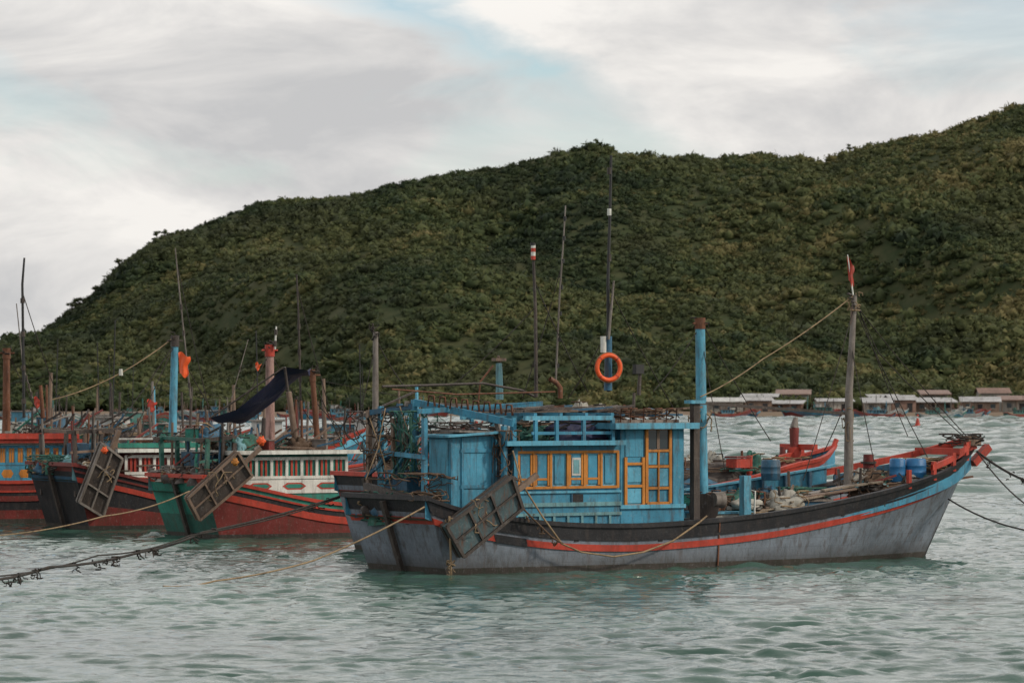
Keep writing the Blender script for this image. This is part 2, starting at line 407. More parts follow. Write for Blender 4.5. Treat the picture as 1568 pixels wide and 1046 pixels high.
clutter(c,-.3,1.2,-.6,1.6,1.3,30,.9,('dblue','blue','dwood','gwood','blue','dblue'))
for pa,pb in(((566,640),(600,750)),((590,625),(560,735)),((612,622),(650,745)),((655,640),(640,770)),((770,655),(765,760))):
    c.tube([q(*pa,.6),q((pa[0]+pb[0])/2+4,(pa[1]+pb[1])/2+6,.3),q(*pb,.2)],.014,'rope')
c.done('stern_gallows',A.e)
def rudder(boat,corners,y,yb,k1,k2,name='lifted_rudder'):
    c=MB(); P=[Vector(boat.q(px,py,yy)) for (px,py),yy in zip(corners,(y,yb,yb,y))]
    n=(P[1]-P[0]).cross(P[3]-P[0]).normalized()*.09
    vs=[p+n for p in P]+[p-n for p in P]
    c.add(vs,[(0,1,2,3),(7,6,5,4),(0,4,5,1),(1,5,6,2),(2,6,7,3),(3,7,4,0)],k1)
    for sgn in(1,-1):
        o=n*1.4*sgn
        for i in range(4): c.beam(P[i]+o,P[(i+1)%4]+o,.08,.07,k2)
        for f in(.33,.66):
            c.beam(P[0].lerp(P[1],f)+o,P[3].lerp(P[2],f)+o,.05,.05,k2)
        c.beam(P[0].lerp(P[3],.5)+o,P[1].lerp(P[2],.5)+o,.05,.05,k2)
    c.beam(P[1].lerp(P[2],.5),P[1].lerp(P[2],.5)+(P[1]-P[0])*.35,.12,.12,'wood')
    c.tangle(P[0].lerp(P[2],.5),(.35,.3,.4),10,.014,'rope')
    return c.done(name,boat.e)
rudder(A,[(680,806),(780,729),(796,778),(706,852)],-2.25,-2.35,'rudd','dwood')
c=MB()
a=q(1072,488,.1); b_=q(1076,745,.1)
c.cyl((b_[0],.1,1.0),(a[0],.1,a[2]),.145,.115,'lblue',12); c.cyl((a[0],.1,a[2]-.25),(a[0],.1,a[2]+.02),.13,.13,'rust',12)
c.cyl((a[0]-.2,.1,a[2]-.12),(a[0]+.2,.1,a[2]-.12),.03,.03,'rust',6)
c.tangle((a[0],.1,a[2]-.1),(.16,.16,.12),8,.014,'drope'); c.tangle((a[0],.1,3.4),(.2,.2,.25),14,.016,'rope')
a=q(1064,618,-1.55); c.beam((a[0],-1.55,.7),a,.17,.17,'dwood'); c.box(a[0]-.2,a[0]+.2,-1.7,-1.4,a[2],a[2]+.08,'lblue')
c.cyl(q(1299,755,0),q(1300,600,0),.13,.1,'gwood',10); c.cyl(q(1300,600,0),q(1309,452,0),.10,.06,'gwood',10)
c.cyl(q(1302,640,0),q(1305,470,0),.045,.04,'wood',6)
c.cyl(q(1309,470,0),q(1298,390,0),.022,.012,'white',6)
for i in range(5): p=q(1302+i*3,450+i*6,0); c.cyl((p[0]-.15,-.1,p[2]),(p[0]+.15,.1,p[2]-.04),.03,.03,'dwood',6)
c.tangle(q(1309,462,0),(.14,.14,.22),10,.014,'rope'); c.tangle(q(1299,650,0),(.12,.12,.4),8,.014,'rope')
c.beam(q(1058,616,-.7),q(1292,633,0),.07,.07,'dwood'); 
c.done('masts',A.e)
c=MB()
def ant(p,yy,r=.03,k='metal'):
    for i in range(len(p)-1): c.cyl(q(*p[i],yy),q(*p[i+1],yy),r*(1-.4*i/len(p)),r*(1-.4*(i+1)/len(p)),k,6)
ant([(932,600),(931,430),(934,330),(936,238)],-.4,.042)
for py in(540,470,395,325,262): a=q(933,py,-.4); c.cyl((a[0],a[1],a[2]-.08),(a[0],a[1],a[2]+.08),.05,.05,'dwood' if py!=325 else 'white',8)
ant([(932,520),(940,430)],-.5,.03,'gwood'); c.cyl(q(924,540,-.4),q(924,515,-.4),.07,.07,'white',8)
c.cyl(q(931,598,-.4),q(932,515,-.4),.1,.08,'dblue',8)
ant([(851,585),(857,450),(862,380),(866,315)],-.2,.024,'gwood')
for py in(560,520,480,440,400,365,335): a=q(853+(580-py)*.05,py,-.2); c.cyl((a[0],a[1],a[2]-.05),(a[0],a[1],a[2]+.05),.035,.035,'metal',6)
ant([(821,608),(820,480),(817,400)],-.5,.045,'dwood'); 
for i,k in enumerate(('red','white','red','white')): 
    a=q(816.5,398-i*6,-.5); c.cyl(a,(a[0],a[1],a[2]+.09),.055,.055,k,8)
a=q(816,376,-.5); c.cyl(a,(a[0],a[1],a[2]+.06),.06,.06,'metal',8)
ant([(978,605),(980,570)],-.6,.05,'dwood'); a=q(978,566,-.6); c.box(a[0]-.12,a[0]+.1,a[1]-.08,a[1]+.08,a[2]-.1,a[2]+.12,'metal')
c.tube([q(858,610,-.6),q(858,594,-.6),q(852,586,-.6),q(842,580,-.6)],.06,'rust',8)
ant([(765,612),(764,556)],.2,.09,'teal'); a=q(764,553,.2); c.box(a[0]-.14,a[0]+.14,a[1]-.1,a[1]+.1,a[2],a[2]+.07,'wood'); ant([(765,556),(763,545)],.2,.04,'wood')
ant([(755,560),(735,585),(733,612)],.2,.025,'rust')
c.done('antennas',A.e)
c=MB()
a=q(1072,755,-.9)
c.cyl((a[0]-.1,-1.2,1.35),(a[0]+.5,-.6,1.35),.26,.26,'rust',14); c.cyl((a[0]-.15,-1.25,1.35),(a[0]-.1,-1.2,1.35),.36,.36,'dwood',14); c.cyl((a[0]+.5,-.6,1.35),(a[0]+.55,-.55,1.35),.36,.36,'rust',14)
c.cyl(q(1092,765,-1.4),q(1106,765,-1.4),.17,.2,'gwood',12)
c.box(a[0]-.3,a[0]+.8,-1.3,-.3,.65,1.1,'dwood')
a=q(1141,760,-1.6); c.beam((a[0],-1.6,.9),(a[0],-1.6,q(1141,728,-1.6)[2]),.2,.2,'lblue')
a=q(1155,745,-1.6); c.tube([(a[0],-1.6,1.2),(a[0]+.02,-1.6,1.75),(a[0]-.15,-1.55,1.8),(a[0]-.2,-1.5,1.2)],.025,'white')
for i in range(9):
    c.obox((8.8+i*.42,-.6+.25*math.sin(i*2),1.13+.085*i),(1.6,.24,.04),Matrix.Rotation(.2*math.sin(i*3),3,'Z')@Matrix.Rotation(-.13,3,'Y'),('wood','gwood','deck')[i%3])
c.box(7.6,8.7,-1.3,-.2,.8,1.22,'tarp'); c.box(7.55,8.75,-1.35,-.15,1.22,1.27,'lblue')
c.box(10.4,11.5,-.7,.7,1.1,1.45,'dblue'); c.box(10.35,11.55,-.75,.75,1.45,1.5,'gwood')
def updk(x0_,x1_,sg,dz0,dz1,k,off=.12,th=.05,n=14):
    for i in range(n):
        xa=x0_+(x1_-x0_)*i/n; xb=x0_+(x1_-x0_)*(i+1)/n
        ta,tb=A.ts(xa),A.ts(xb); pa=A.side(ta,A.S(ta),sg); pb=A.side(tb,A.S(tb),sg)
        va=(pa[0],pa[1]-sg*off,pa[2]); vb=(pb[0],pb[1]-sg*off,pb[2])
        c.add([(va[0],va[1],va[2]+dz0),(vb[0],vb[1],vb[2]+dz0),(vb[0],vb[1],vb[2]+dz1),(va[0],va[1],va[2]+dz1),
               (va[0],va[1]+sg*th,va[2]+dz0),(vb[0],vb[1]+sg*th,vb[2]+dz0),(vb[0],vb[1]+sg*th,vb[2]+dz1),(va[0],va[1]+sg*th,va[2]+dz1)],
              [(0,1,2,3),(7,6,5,4),(3,2,6,7),(0,4,5,1)],k)
updk(7,13,1,.04,.42,'blue'); updk(7,13.2,1,.42,.47,'lblue',.18,.14)
for i in range(9):
    x=7.3+i*.65; t=A.ts(x); p=A.side(t,A.S(t),1); c.beam((p[0],p[1]-.2,p[2]-.3),(p[0],p[1]-.2,p[2]+.42),.08,.07,'dblue')
updk(13,16.3,1,.22,.38,'red',.1,.09,10); updk(13.2,15,1,-.3,.2,'dblue',.12,.05,8); updk(14.2,16.3,-1,.16,.3,'red',.1,.09,8)
for sg in(-1,1):
    for x in(13.3,14.3,15.2,16.):
        t=A.ts(x); p=A.side(t,A.S(t),sg); c.beam((p[0],p[1]-sg*.06,p[2]-.1),(p[0],p[1]-sg*.06,p[2]+.36),.1,.09,'red')
c.cyl((13.6,.55,1.7),(13.6,.55,2.55),.15,.13,'dred',12)
for i in range(3): c.cyl((13.6,.55,2.0+i*.16),(13.6,.55,2.05+i*.16),.2,.2,'dwood',12)
c.beam((15.4,-.9,2.62),(15.4,.9,2.62),.16,.16,'red'); c.beam((16.45,0,2.3),(16.95,0,2.72),.2,.18,'red'); c.beam((15.2,0,2.2),(16.5,0,2.75),.2,.14,'red')
c.box(16.2,16.6,-.16,.16,2.75,3.0,'wood'); c.tangle((16.1,0,2.9),(.4,.4,.14),22,.018,'drope'); c.tangle((15.0,.2,2.3),(.5,.6,.14),30,.018,'rope')
c.pile((13.2,-.3,1.55),(.7,.6,.28),'bnet','bnet',41); c.pile((10,.9,1.15),(1.1,.5,.45),'dwood','gwood',42,34,.018); c.pile((9.2,-.9,.95),(.9,.5,.25),'tarp','rope',43); c.pile((11.7,.8,1.3),(.5,.5,.4),'net','net',44)
clutter(c,8,12.5,-.9,1.5,1.35,44,.5); clutter(c,12.5,15.3,-.6,.6,1.75,28,.5)
for i in range(30):
    x=random.uniform(w0-.2,w1+.1); y=random.uniform(-1.4,1.2); a=random.uniform(0,3.1); l=random.uniform(.3,1.3)
    z=wz+.17+random.uniform(0,.2)
    c.beam((x,y,z),(x+l*math.cos(a),y+l*math.sin(a)*.6,z+random.uniform(-.05,.12)),.045,.045,random.choice(['dwood','rust','gwood','wood','dblue']))
for px in(950,965,985,1003,1020,1035): p=q(px,645,-1.3); c.tube([(p[0],-1.3,wz+.08),(p[0]+.02,-1.3,wz+.4),(p[0]+.2,-1.3,wz+.4)],.02,'rust')
c.tangle((w0+1.0,-.6,wz+.25),(.8,.6,.12),30,.016,'bnet'); c.lump((w0+.5,.2,wz+.1),(.5,.5,.25),'tarp',8)
clutter(c,w0,w1-.2,-1.2,1,wz+.14,10,.35)
for i in range(34):
    x=random.uniform(xr0-.4,xr1+.2); y=random.uniform(-1.4,1.2); a=random.uniform(-.6,.6); l=random.uniform(.4,1.6)
    c.beam((x,y,zt+.16),(x+l*math.cos(a),y+l*math.sin(a),zt+.16+random.uniform(-.03,.12)),.04,.05,random.choice(['dwood','rust','gwood','wood','dblue']))
c.done('deck_gear',A.e)
c=MB(); n=6; vs=[]
ta,tb=A.ts(.95),A.ts(1.8)
for i in range(n+1):
    t=ta+(tb-ta)*i/n
    for dz in(.42,.61): p=A.side(t,A.S(t)-dz,-1); vs.append((p[0],p[1]-.042,p[2]))
c.add(vs,[(i*2,i*2+1,i*2+3,i*2+2) for i in range(n)],'black')
t=A.ts(7.3); p=A.side(t,.8,-1); c.beam((p[0],p[1]-.03,A.S(t)),(p[0],A.side(t,.05,-1)[1]-.02,.05),.04,.03,'rust')
for x in(3.2,5.6,9.4,11.2,12.6):
    t=A.ts(x); p=A.side(t,A.S(t)-.36,-1); c.box(p[0]-.06,p[0]+.06,p[1]-.012,p[1]+.05,p[2]-.03,p[2]+.03,'dark')
c.done('hull_fittings',A.e)
def toworld(b,p):
    th=b.th; return Vector((b.C0[0]+p[0]*math.cos(th)-p[1]*math.sin(th), b.C0[1]+p[0]*math.sin(th)+p[1]*math.cos(th), p[2]))
def rope(name,pts,r,k,sag=0,n=10,tas=0):
    c=MB(); P=[]
    for i in range(len(pts)-1):
        for j in range(n):
            f=j/n; p=pts[i].lerp(pts[i+1],f); P.append(p-Vector((0,0,sag*4*f*(1-f))))
    P.append(pts[-1]); c.tube(P,r,k,6)
    if tas:
        for i in range(tas):
            p=random.choice(P); c.tangle(p-Vector((0,0,.06)),(.09,.05,.1),4,.014,k)
    return c.done(name)
pts=[A.q(*p) for p in((785,690,-1.75),(792,715,-1.9),(800,742,-2.1),(830,790,-2.42),(860,832,-2.42),(890,845,-2.42),(940,852,-2.42),(985,845,-2.42),(1030,828,-2.4),(1070,800,-2.35),(1082,790,-2.1))]
rope('hanging_rope',[toworld(A,p) for p in pts],.022,'rope',0,4)
rope('hanging_rope',[toworld(A,A.q(*p)) for p in((770,745,-1.7),(812,790,-2.3),(845,822,-2.42),(862,832,-2.42))],.022,'bnet',0.0,4,6)
rope('hanging_rope',[toworld(A,A.q(*p)) for p in((688,790,-2.2),(690,840,-2.2),(691,882,-2.2))],.028,'rope',0,4,6)
def st(b,pa,pb,ya,yb,r=.01,k='drope',sag=.08): rope('stay_line',[toworld(b,b.q(*pa,ya)),toworld(b,b.q(*pb,yb))],r,k,sag)
rope('stay_line',[toworld(A,A.q(1308,452,0)),toworld(A,A.q(1168,550,-.4)),toworld(A,A.q(1072,608,-.7))],.015,'rope',.06)
rope('stay_line',[toworld(A,A.q(1310,460,0)),toworld(A,A.q(1345,540,.1)),toworld(A,A.q(1475,668,0))],.012,'drope',.05)
for a in(((1310,460),(1390,668),0,.9),((1074,492),(1180,675),.1,1.2),((1300,600),(1262,690),0,.8),((820,470),(690,592),-.5,.3),((862,400),(800,610),-.2,.8),((933,440),(1040,640),-.4,1.),
          ((1308,470),(1230,735),0,-1.2),((1308,470),(1420,700),0,-.6),((1072,500),(1000,600),.1,.1),((933,500),(870,610),-.4,.6),((818,430),(900,600),-.5,0),((1075,520),(1110,720),.1,-1.2),((584,625),(690,600),1.,0),((1309,465),(1480,668),0,0),((1302,520),(1340,715),0,-.8)): st(A,*a,.012)
tip=toworld(A,(16.6,0,2.6))
rope('mooring_rope',[tip,W(1600,745,92)],.03,'drope',.12,10,5)
rope('mooring_rope',[tip,W(1600,790,88)],.018,'drope',.2)
rope('mooring_rope',[toworld(A,A.q(1452,764,-.5)),W(1600,816,86)],.02,'drope',.15)
rope('mooring_rope',[toworld(A,A.q(650,776,-2.1)),W(480,858,84),W(330,889,82),W(250,897,81)],.02,'rope',.05)
rope('mooring_rope',[W(520,760,99),W(310,815,93),W(215,845,86),W(75,868,78),W(-40,890,74)],.03,'drope',.06,14,26)
rope('mooring_rope',[W(520,762,99),W(290,820,90),W(150,850,84),W(-40,884,76)],.018,'drope',.1)
rope('mooring_rope',[W(290,752,100),W(160,790,96),W(-40,822,92)],.018,'rope',.1)

def torus(name,c0,R,r,tilt,k,k2):
    c=MB(); n=32; m_=10; vs=[]
    for i in range(n):
        a=2*math.pi*i/n
        for j in range(m_):
            b=2*math.pi*j/m_; rr=R+r*math.cos(b); vs.append(Vector((rr*math.cos(a),r*math.sin(b),rr*math.sin(a))))
    fs=[(i*m_+j,i*m_+(j+1)%m_,((i+1)%n)*m_+(j+1)%m_,((i+1)%n)*m_+j) for i in range(n) for j in range(m_)]
    c.add(vs,fs,k,True)
    for q_ in range(4):
        a=math.pi/4+q_*math.pi/2; d=.07; 
        P=[Vector(((R+r*1.06*math.cos(2*math.pi*j/8))*math.cos(a+e),r*1.06*math.sin(2*math.pi*j/8),(R+r*1.06*math.cos(2*math.pi*j/8))*math.sin(a+e))) for e in(-d,d) for j in range(8)]
        c.add(P,[(j,(j+1)%8,8+(j+1)%8,8+j) for j in range(8)],k2,True)
    c.tube([Vector((( R+r*1.2)*math.cos(a),0,(R+r*1.2)*math.sin(a))) for a in np.linspace(0,6.28,24)],.01,'rope',4)
    o=c.done(name); o.location=c0; o.rotation_euler=(0,0,tilt); return o
torus('life_buoy',toworld(A,A.q(932,563,-.62)),.29,.055,.35,'orange','red')
def flag(name,pts,k):
    c=MB(); a,b,d=[Vector(p) for p in pts]; n=8; vs=[]; 
    for i in range(n+1):
        for j in range(n+1):
            u=i/n; v=j/n; p=a+(b-a)*u*(1-.35*v+.1*math.sin(v*9))+(d-a)*v; vs.append(p+Vector((0,.07*math.sin(u*7+v*2),.05*math.sin(u*6+v))))
    c.add(vs,[(i*(n+1)+j,i*(n+1)+j+1,(i+1)*(n+1)+j+1,(i+1)*(n+1)+j) for i in range(n) for j in range(n)],k,True)
    c.done(name)
flag('flag',[toworld(A,A.q(1297,393,0)),toworld(A,A.q(1308,406,0)),toworld(A,A.q(1300,432,0))],'red')
def barrel(name,p,r=.3,h=.75,k='barrel'):
    c=MB(); prof=[(0,.0),(.9,0),(.97,.04),(1,.3),(1.04,.33),(1,.36),(1,.62),(1.04,.65),(1,.68),(.97,.95),(.85,1),(.8,1),(.78,.97),(0,.97)]
    n=20; vs=[(r*a*math.cos(2*math.pi*i/n),r*a*math.sin(2*math.pi*i/n),h*z) for a,z in prof for i in range(n)]
    c.add(vs,[(j*n+i,j*n+(i+1)%n,(j+1)*n+(i+1)%n,(j+1)*n+i) for j in range(len(prof)-1) for i in range(n)],k,True)
    c.cyl((r*.4,0,h*.96),(r*.4,0,h*1.03),.05,.05,'white',8)
    o=c.done(name); o.location=p; return o
barrel('plastic_barrel',toworld(A,A.q(1374,738,-.35)),.2,.58); barrel('plastic_barrel',toworld(A,A.q(1402,734,-.5)),.26,.52,'barrel'); barrel('plastic_barrel',toworld(A,A.q(1180,735,.9)),.24,.5,'dblue')

# ============================================================ NEIGHBOUR (behind)
def sheer_std(a=1.7,m_=1.05,b=2.5): return [(0,a),(.08,a-.25),(.28,m_),(.5,m_+.1),(.7,m_+.45),(.85,m_+.85),(.95,b-.25),(1,b)]
E=Boat('fishing_boat',(-3.2,98.2),30,12.6,13.9,4.2,sheer_std(2.0,1.3,2.6),['red','blue','lblue','blue','grey','boot','boot'],cap='red',tb=['black','grey','dred','grey','grey','boot','boot'])
c=MB()
c.box(2.2,6.8,-1.4,1.4,.8,3.0,'dgreen'); c.box(2,7,-1.65,1.65,3.0,3.1,'wood')
c.beam((12.7,-.8,2.6),(12.7,.8,2.6),.16,.16,'red')
a=E.q(1216,655,0); c.cyl((a[0],0,1.8),(a[0],0,2.6),.26,.19,'red',10); c.cyl((a[0],0,2.6),a,.12,.14,'dred',10); c.cyl(a,(a[0]+.05,0,a[2]+.28),.12,.06,'gwood',8)
c.cyl((a[0]-.35,.1,2.0),(a[0]-.3,.1,2.6),.1,.08,'dred',8); c.beam((a[0]-.9,-.5,2.3),(a[0]+.4,.2,2.45),.14,.14,'red')
c.pile((a[0]-.5,-.2,1.95),(.6,.5,.35),'dred','rope',4)
a=E.q(1130,700,-.9); c.obox((a[0],-.9,2.2),(.5,.4,.24),Matrix.Rotation(.2,3,'Z'),'red'); c.obox((a[0],-.9,2.36),(.56,.46,.05),Matrix.Rotation(.2,3,'Z'),'dred'); c.cyl((a[0]+.5,-.7,1.6),(a[0]+.5,-.7,2.4),.08,.08,'red',8)
c.pile((9.5,0,1.7),(1.4,.8,.45),'dwood','bnet',47,40,.022); c.lump((8.5,0,1.4),(1.3,1,.6),'dblue',9); clutter(c,8,12,-1,1,2.0,20,.4)
a=E.q(575,508,0); c.cyl((a[0],0,1),a,.11,.07,'gwood',8); c.tangle((a[0],0,a[2]),(.12,.12,.2),8,.018,'drope')
c.beam(E.q(545,640,.5),E.q(640,598,.5),.05,.05,'dwood')
c.tangle(E.q(560,660,.5),(.5,.8,.5),16,.018,'dwood'); clutter(c,0,2,-1,1.4,1.9,24,.8)
c.done('superstructure',E.e)

# ============================================================ LEFT BOATS
def house(bt,c,pxa,pxb,pyt,pym,pyb,y,n,fr,back,acc,roofk='wood',lowk='green'):
    xa=bt.q(pxa,0,y)[0]; xb=bt.q(pxb,0,y)[0]; zt_=bt.q((pxa+pxb)/2,pyt,y)[2]; zm=bt.q((pxa+pxb)/2,pym,y)[2]; zb=bt.q((pxa+pxb)/2,pyb,y)[2]
    c.box(xa,xb,y+.001,-y,.6,zt_-.002,back)
    rail_wall(c,xa+.05,xb-.05,y-.004,zm,zt_-.12,n,fr,back,acc,.085,False)
    for i in range(n):
        a=xa+.05+(xb-xa-.1)*(i+.5)/n; w=(xb-xa)/n*.14
        for s_ in(-1,1): c.box(a+s_*w-.03,a+s_*w+.03,y-.035,y-.006,zm+.085,zt_-.205,acc)
    c.box(xa,xb,y-.045,y-.003,zb,zm-.02,fr)
    m2=max(2,n//2)
    for i in range(m2):
        a=xa+.1+(xb-xa-.2)*(i+.5)/m2; hw=(xb-xa)/m2*.33; hh=(zm-zb)*.24; zc=(zm+zb)/2
        c.add([(a-hw,y-.05,zc),(a-hw*.6,y-.05,zc-hh),(a+hw*.6,y-.05,zc-hh),(a+hw,y-.05,zc),(a+hw*.6,y-.05,zc+hh),(a-hw*.6,y-.05,zc+hh)],[(0,1,2,3,4,5)],acc)
        c.add([(a-hw*.8,y-.056,zc),(a-hw*.5,y-.056,zc-hh*.6),(a+hw*.5,y-.056,zc-hh*.6),(a+hw*.8,y-.056,zc),(a+hw*.5,y-.056,zc+hh*.6),(a-hw*.5,y-.056,zc+hh*.6)],[(0,1,2,3,4,5)],lowk)
    c.box(xa,xb,y-.03,y-.002,.8,zb-.03,lowk)
    c.box(xa-.3,xb+.3,y-.28,-y+.28,zt_,zt_+.06,roofk); c.box(xa-.32,xb+.32,y-.31,y-.27,zt_-.04,zt_+.07,'white' if fr=='white' else 'red')
    c.box(xa-.32,xa-.28,y-.27,-y+.27,zt_-.05,zt_+.07,fr)
    return xa,xb,zt_
B=Boat('fishing_boat',(-8.95,108.1),30,13.0,14.3,4.2,sheer_std(1.75,.95,2.5),['green','black','red','dred','dred','boot','boot'],inner='teal',cap='red',offs=(.2,.36,.56),tb=['red','green','green','green','dgreen','boot','boot'])
c=MB()
xa,xb,zb_=house(B,c,366,532,693,733,755,-1.6,7,'white','green','red','wood')
clutter(c,xa,xb,-1.5,1.5,zb_+.08,56,.65)
def aftframe(bt,c,xa,xm,z,k1,k2):
    for x in(xa,(xa+xm)/2,xm-.1):
        for y in(-1.4,1.4): c.beam((x,y,1.),(x+random.uniform(-.08,.08),y,z+random.uniform(-.1,.1)),.11,.11,random.choice([k1,k2]))
        c.beam((x,-1.5,z),(x,1.5,z+.05),.09,.1,k2)
    for y in(-1.4,1.4): c.beam((xa-.3,y,z),(xm,y,z+.08),.09,.11,k1)
    c.beam((xa-.2,-1.4,z-.6),(xm,-1.4,z-.5),.06,.07,k2)
    c.pile(((xa+xm)/2,.2,1.3),((xm-xa)*.4,1.,.6),'dwood','bnet',int(z*100),40,.02); c.box((xa+xm)/2,xm-.05,-.6,1.2,1.0,z-.35,'dblue')
aftframe(B,c,-.3,xa,2.75,'dwood','dgreen'); clutter(c,-.5,xa-.2,-1.6,1.6,1.6,60,.9)
clutter(c,-.3,xa,-1.3,1.3,2.8,14,.4)
c.pile((-.2,.9,1.65),(.4,.8,.32),'tarp','gwood',21,30,.02); c.tangle((.2,-.6,1.9),(.4,.9,.5),30,.02,'dwood')
c.done('superstructure',B.e)
rudder(B,[(286,762),(362,692),(384,728),(304,796)],-1.9,-2.2,'dwood','wood')
C=Boat('fishing_boat',(-13.3,115.2),28,13.0,14.3,4.3,sheer_std(1.95,1.1,2.5),['black','black','red','black','dred','boot','boot'],inner='teal',cap='dred',offs=(.2,.36,.52),tb=['dred','black','dblue','black','black','boot','boot'])
c=MB()
xa,xb,zb_=house(C,c,190,345,690,726,742,-1.6,7,'white','dred','red','wood','dwood')
c.box(xa-.3,xb+3,-1.9,-1.84,zb_+.10,zb_+.24,'green'); c.box(xa-.3,xb+3,-1.9,-1.84,zb_+.34,zb_+.39,'fwhite')
for i in range(8): c.box(xa+i*1.0,xa+i*1.0+.06,-1.88,-1.83,zb_+.08,zb_+.38,'green')
clutter(c,xa,xb+2,-1.5,1.5,zb_+.1,64,.7)
aftframe(C,c,-.3,xa,2.9,'dwood','wood'); clutter(c,-.5,xa,-1.8,1.6,1.7,55,.9)
c.pile((-.2,.9,1.8),(.45,.9,.35),'net','net',31,30,.02); c.pile((.0,.0,1.85),(.45,.5,.3),'teal','net',32,16)
c.done('superstructure',C.e)
rudder(C,[(120,768),(155,678),(186,702),(156,790)],-2.0,-2.3,'dwood','gwood')
Dd=Boat('fishing_boat',(-20.5,120.5),18,13.5,14.8,4.4,sheer_std(1.9,1.3,2.6),['dred','black','dred','black','dred','boot','boot'],inner='blue',cap='red')
c=MB()
xa,xb,zb_=house(Dd,c,-60,108,676,712,738,-1.7,12,'blue','white','yellow','wood','yellow')
c.box(xa,xb+.2,-2.1,-2.04,zb_+.08,zb_+.26,'red'); c.box(xa,xb+.2,-2.03,2,zb_+.08,zb_+.12,'wood')
clutter(c,xa+2,xb+2,-1.5,1.5,zb_+.13,90,.9)
c.done('superstructure',Dd.e)
def post(bt,name,pa,pb,yy,r,k,top=None,kt='rust'):
    c=MB(); a=bt.q(*pa,yy); b=bt.q(*pb,yy); c.cyl(a,b,r,r*.82,k,10)
    if top: 
        d=(Vector(a)-Vector(b)).normalized(); c.cyl(Vector(b)+d*.3,Vector(b)+Vector((0,0,.04)),r*1.02,r*1.02,kt,10); c.cyl((b[0]-.25,yy,b[2]-.12),(b[0]+.25,yy,b[2]-.12),.03,.03,kt,6); c.tangle(b,(.14,.14,.14),6,.02,'drope')
    c.done(name,bt.e)
post(C,'mast',(264,680),(268,516),0,.13,'lblue',1,'dwood')
post(B,'mast',(414,690),(413,530),.2,.14,'pink',1,'red')
post(Dd,'mast',(10,660),(10,535),0,.13,'rust',1)
post(B,'derrick_post',(487,690),(478,568),-.3,.09,'rust',1); post(B,'derrick_post',(455,690),(442,600),-.6,.1,'wood'); post(B,'derrick_post',(402,690),(404,640),-.6,.07,'dwood')
post(C,'derrick_post',(215,690),(212,640),-.3,.06,'wood'); post(C,'derrick_post',(300,690),(304,632),.3,.06,'dwood')
post(Dd,'exhaust_pipe',(66,640),(62,590),0,.07,'rust')
def antenna(bt,pts,yy,r,k='metal',beads=4):
    c=MB(); P=[Vector(bt.q(*p,yy)) for p in pts]
    for i in range(len(P)-1): c.cyl(P[i],P[i+1],r*(1-.5*i/len(P)),r*(1-.5*(i+1)/len(P)),k,6)
    for i in range(beads):
        f=(i+.5)/beads; p=P[0].lerp(P[1],f); c.cyl(p-Vector((0,0,.08)),p+Vector((0,0,.08)),r*1.5,r*1.5,'dwood',6)
    c.done('antenna',bt.e)
antenna(Dd,[(37,640),(34,435),(37,395)],-.5,.05); antenna(Dd,[(50,610),(35,560),(25,465)],-.2,.025,'gwood')
antenna(C,[(292,610),(275,450),(268,380)],0,.028,'gwood'); antenna(B,[(461,640),(457,480),(454,420)],0,.032,'dwood'); antenna(B,[(421,535),(423,500)],0,.03,'white',2)
antenna(C,[(355,610),(380,520)],1.2,.015,'gwood',1); 
st(C,(262,520),(80,612),0,0,.018,'rope',.25)
for b_,a in((B,((470,600),(560,690),0,0)),(C,((275,540),(345,660),0,0)),(E,((576,520),(625,600),0,0)),(E,((576,520),(545,660),0,0)),(B,((413,540),(330,690),.2,0)),(B,((413,540),(500,680),.2,0)),(C,((268,525),(190,690),0,-1)),(Dd,((12,540),(70,650),0,0)),(Dd,((35,450),(100,640),-.5,0)),(B,((478,575),(530,690),-.3,-.5)),(B,((455,440),(520,680),0,0)),(C,((270,400),(330,670),0,0)),(C,((268,525),(150,690),0,-.5))): st(b_,*a,.014)
c=MB(); p=toworld(C,C.q(185,570,0)); c.cyl(p-Vector((0,0,.1)),p+Vector((0,0,.1)),.07,.05,'white',10); c.done('lamp_bulb')
def float_(name,p,r,k):
    c=MB(); c.lump((0,0,0),(r,r*.6,r*1.15),k,2,16); c.lump((0,0,.02),(r*.95,r*.55,-r*1.1),k,2,16); c.tube([(0,0,r),(0,0,r*1.7)],.02,'rope'); o=c.done(name); o.location=p
flag('flag',[W(273,540,113),W(291,545,113),W(275,574,113)],'orange'); flag('flag',[W(391,557,106),W(400,556,106),W(391,566,106)],'orange')
flag('flag',[W(52,608,140),W(64,611,140),W(52,622,140)],'red'); flag('flag',[W(225,612,150),W(240,615,150),W(226,628,150)],'red')
float_('net_float',W(160,690,112),.09,'orange'); float_('net_float',W(360,708,104),.09,'yellow'); float_('net_float',W(400,676,104),.11,'orange')
c=MB(); edge=[((322,640),(380,643)),((362,627),(402,630)),((388,608),(425,610)),((412,585),(445,590)),((434,563),(460,574)),((470,565),(476,566))]
vs=[]; 
for i,(a,b) in enumerate(edge):
    for j in range(8): 
        f=j/7; p=W(a[0]+(b[0]-a[0])*f,a[1]+(b[1]-a[1])*f,104.5+f*1.4); p.z-=.14*math.sin(f*math.pi)+.05*math.sin(i*3+j*1.3); p.y+=.15*math.sin(i*2+j); vs.append(p)
c.add(vs,[(i*8+j,i*8+j+1,(i+1)*8+j+1,(i+1)*8+j) for i in range(5) for j in range(7)],'navy',True)
c.cyl(W(436,562,104.5),W(441,600,104.6),.04,.04,'dwood'); c.tube([W(434,563,104.4),W(322,640,104.4)],.025,'dwood'); c.done('tarpaulin_awning')

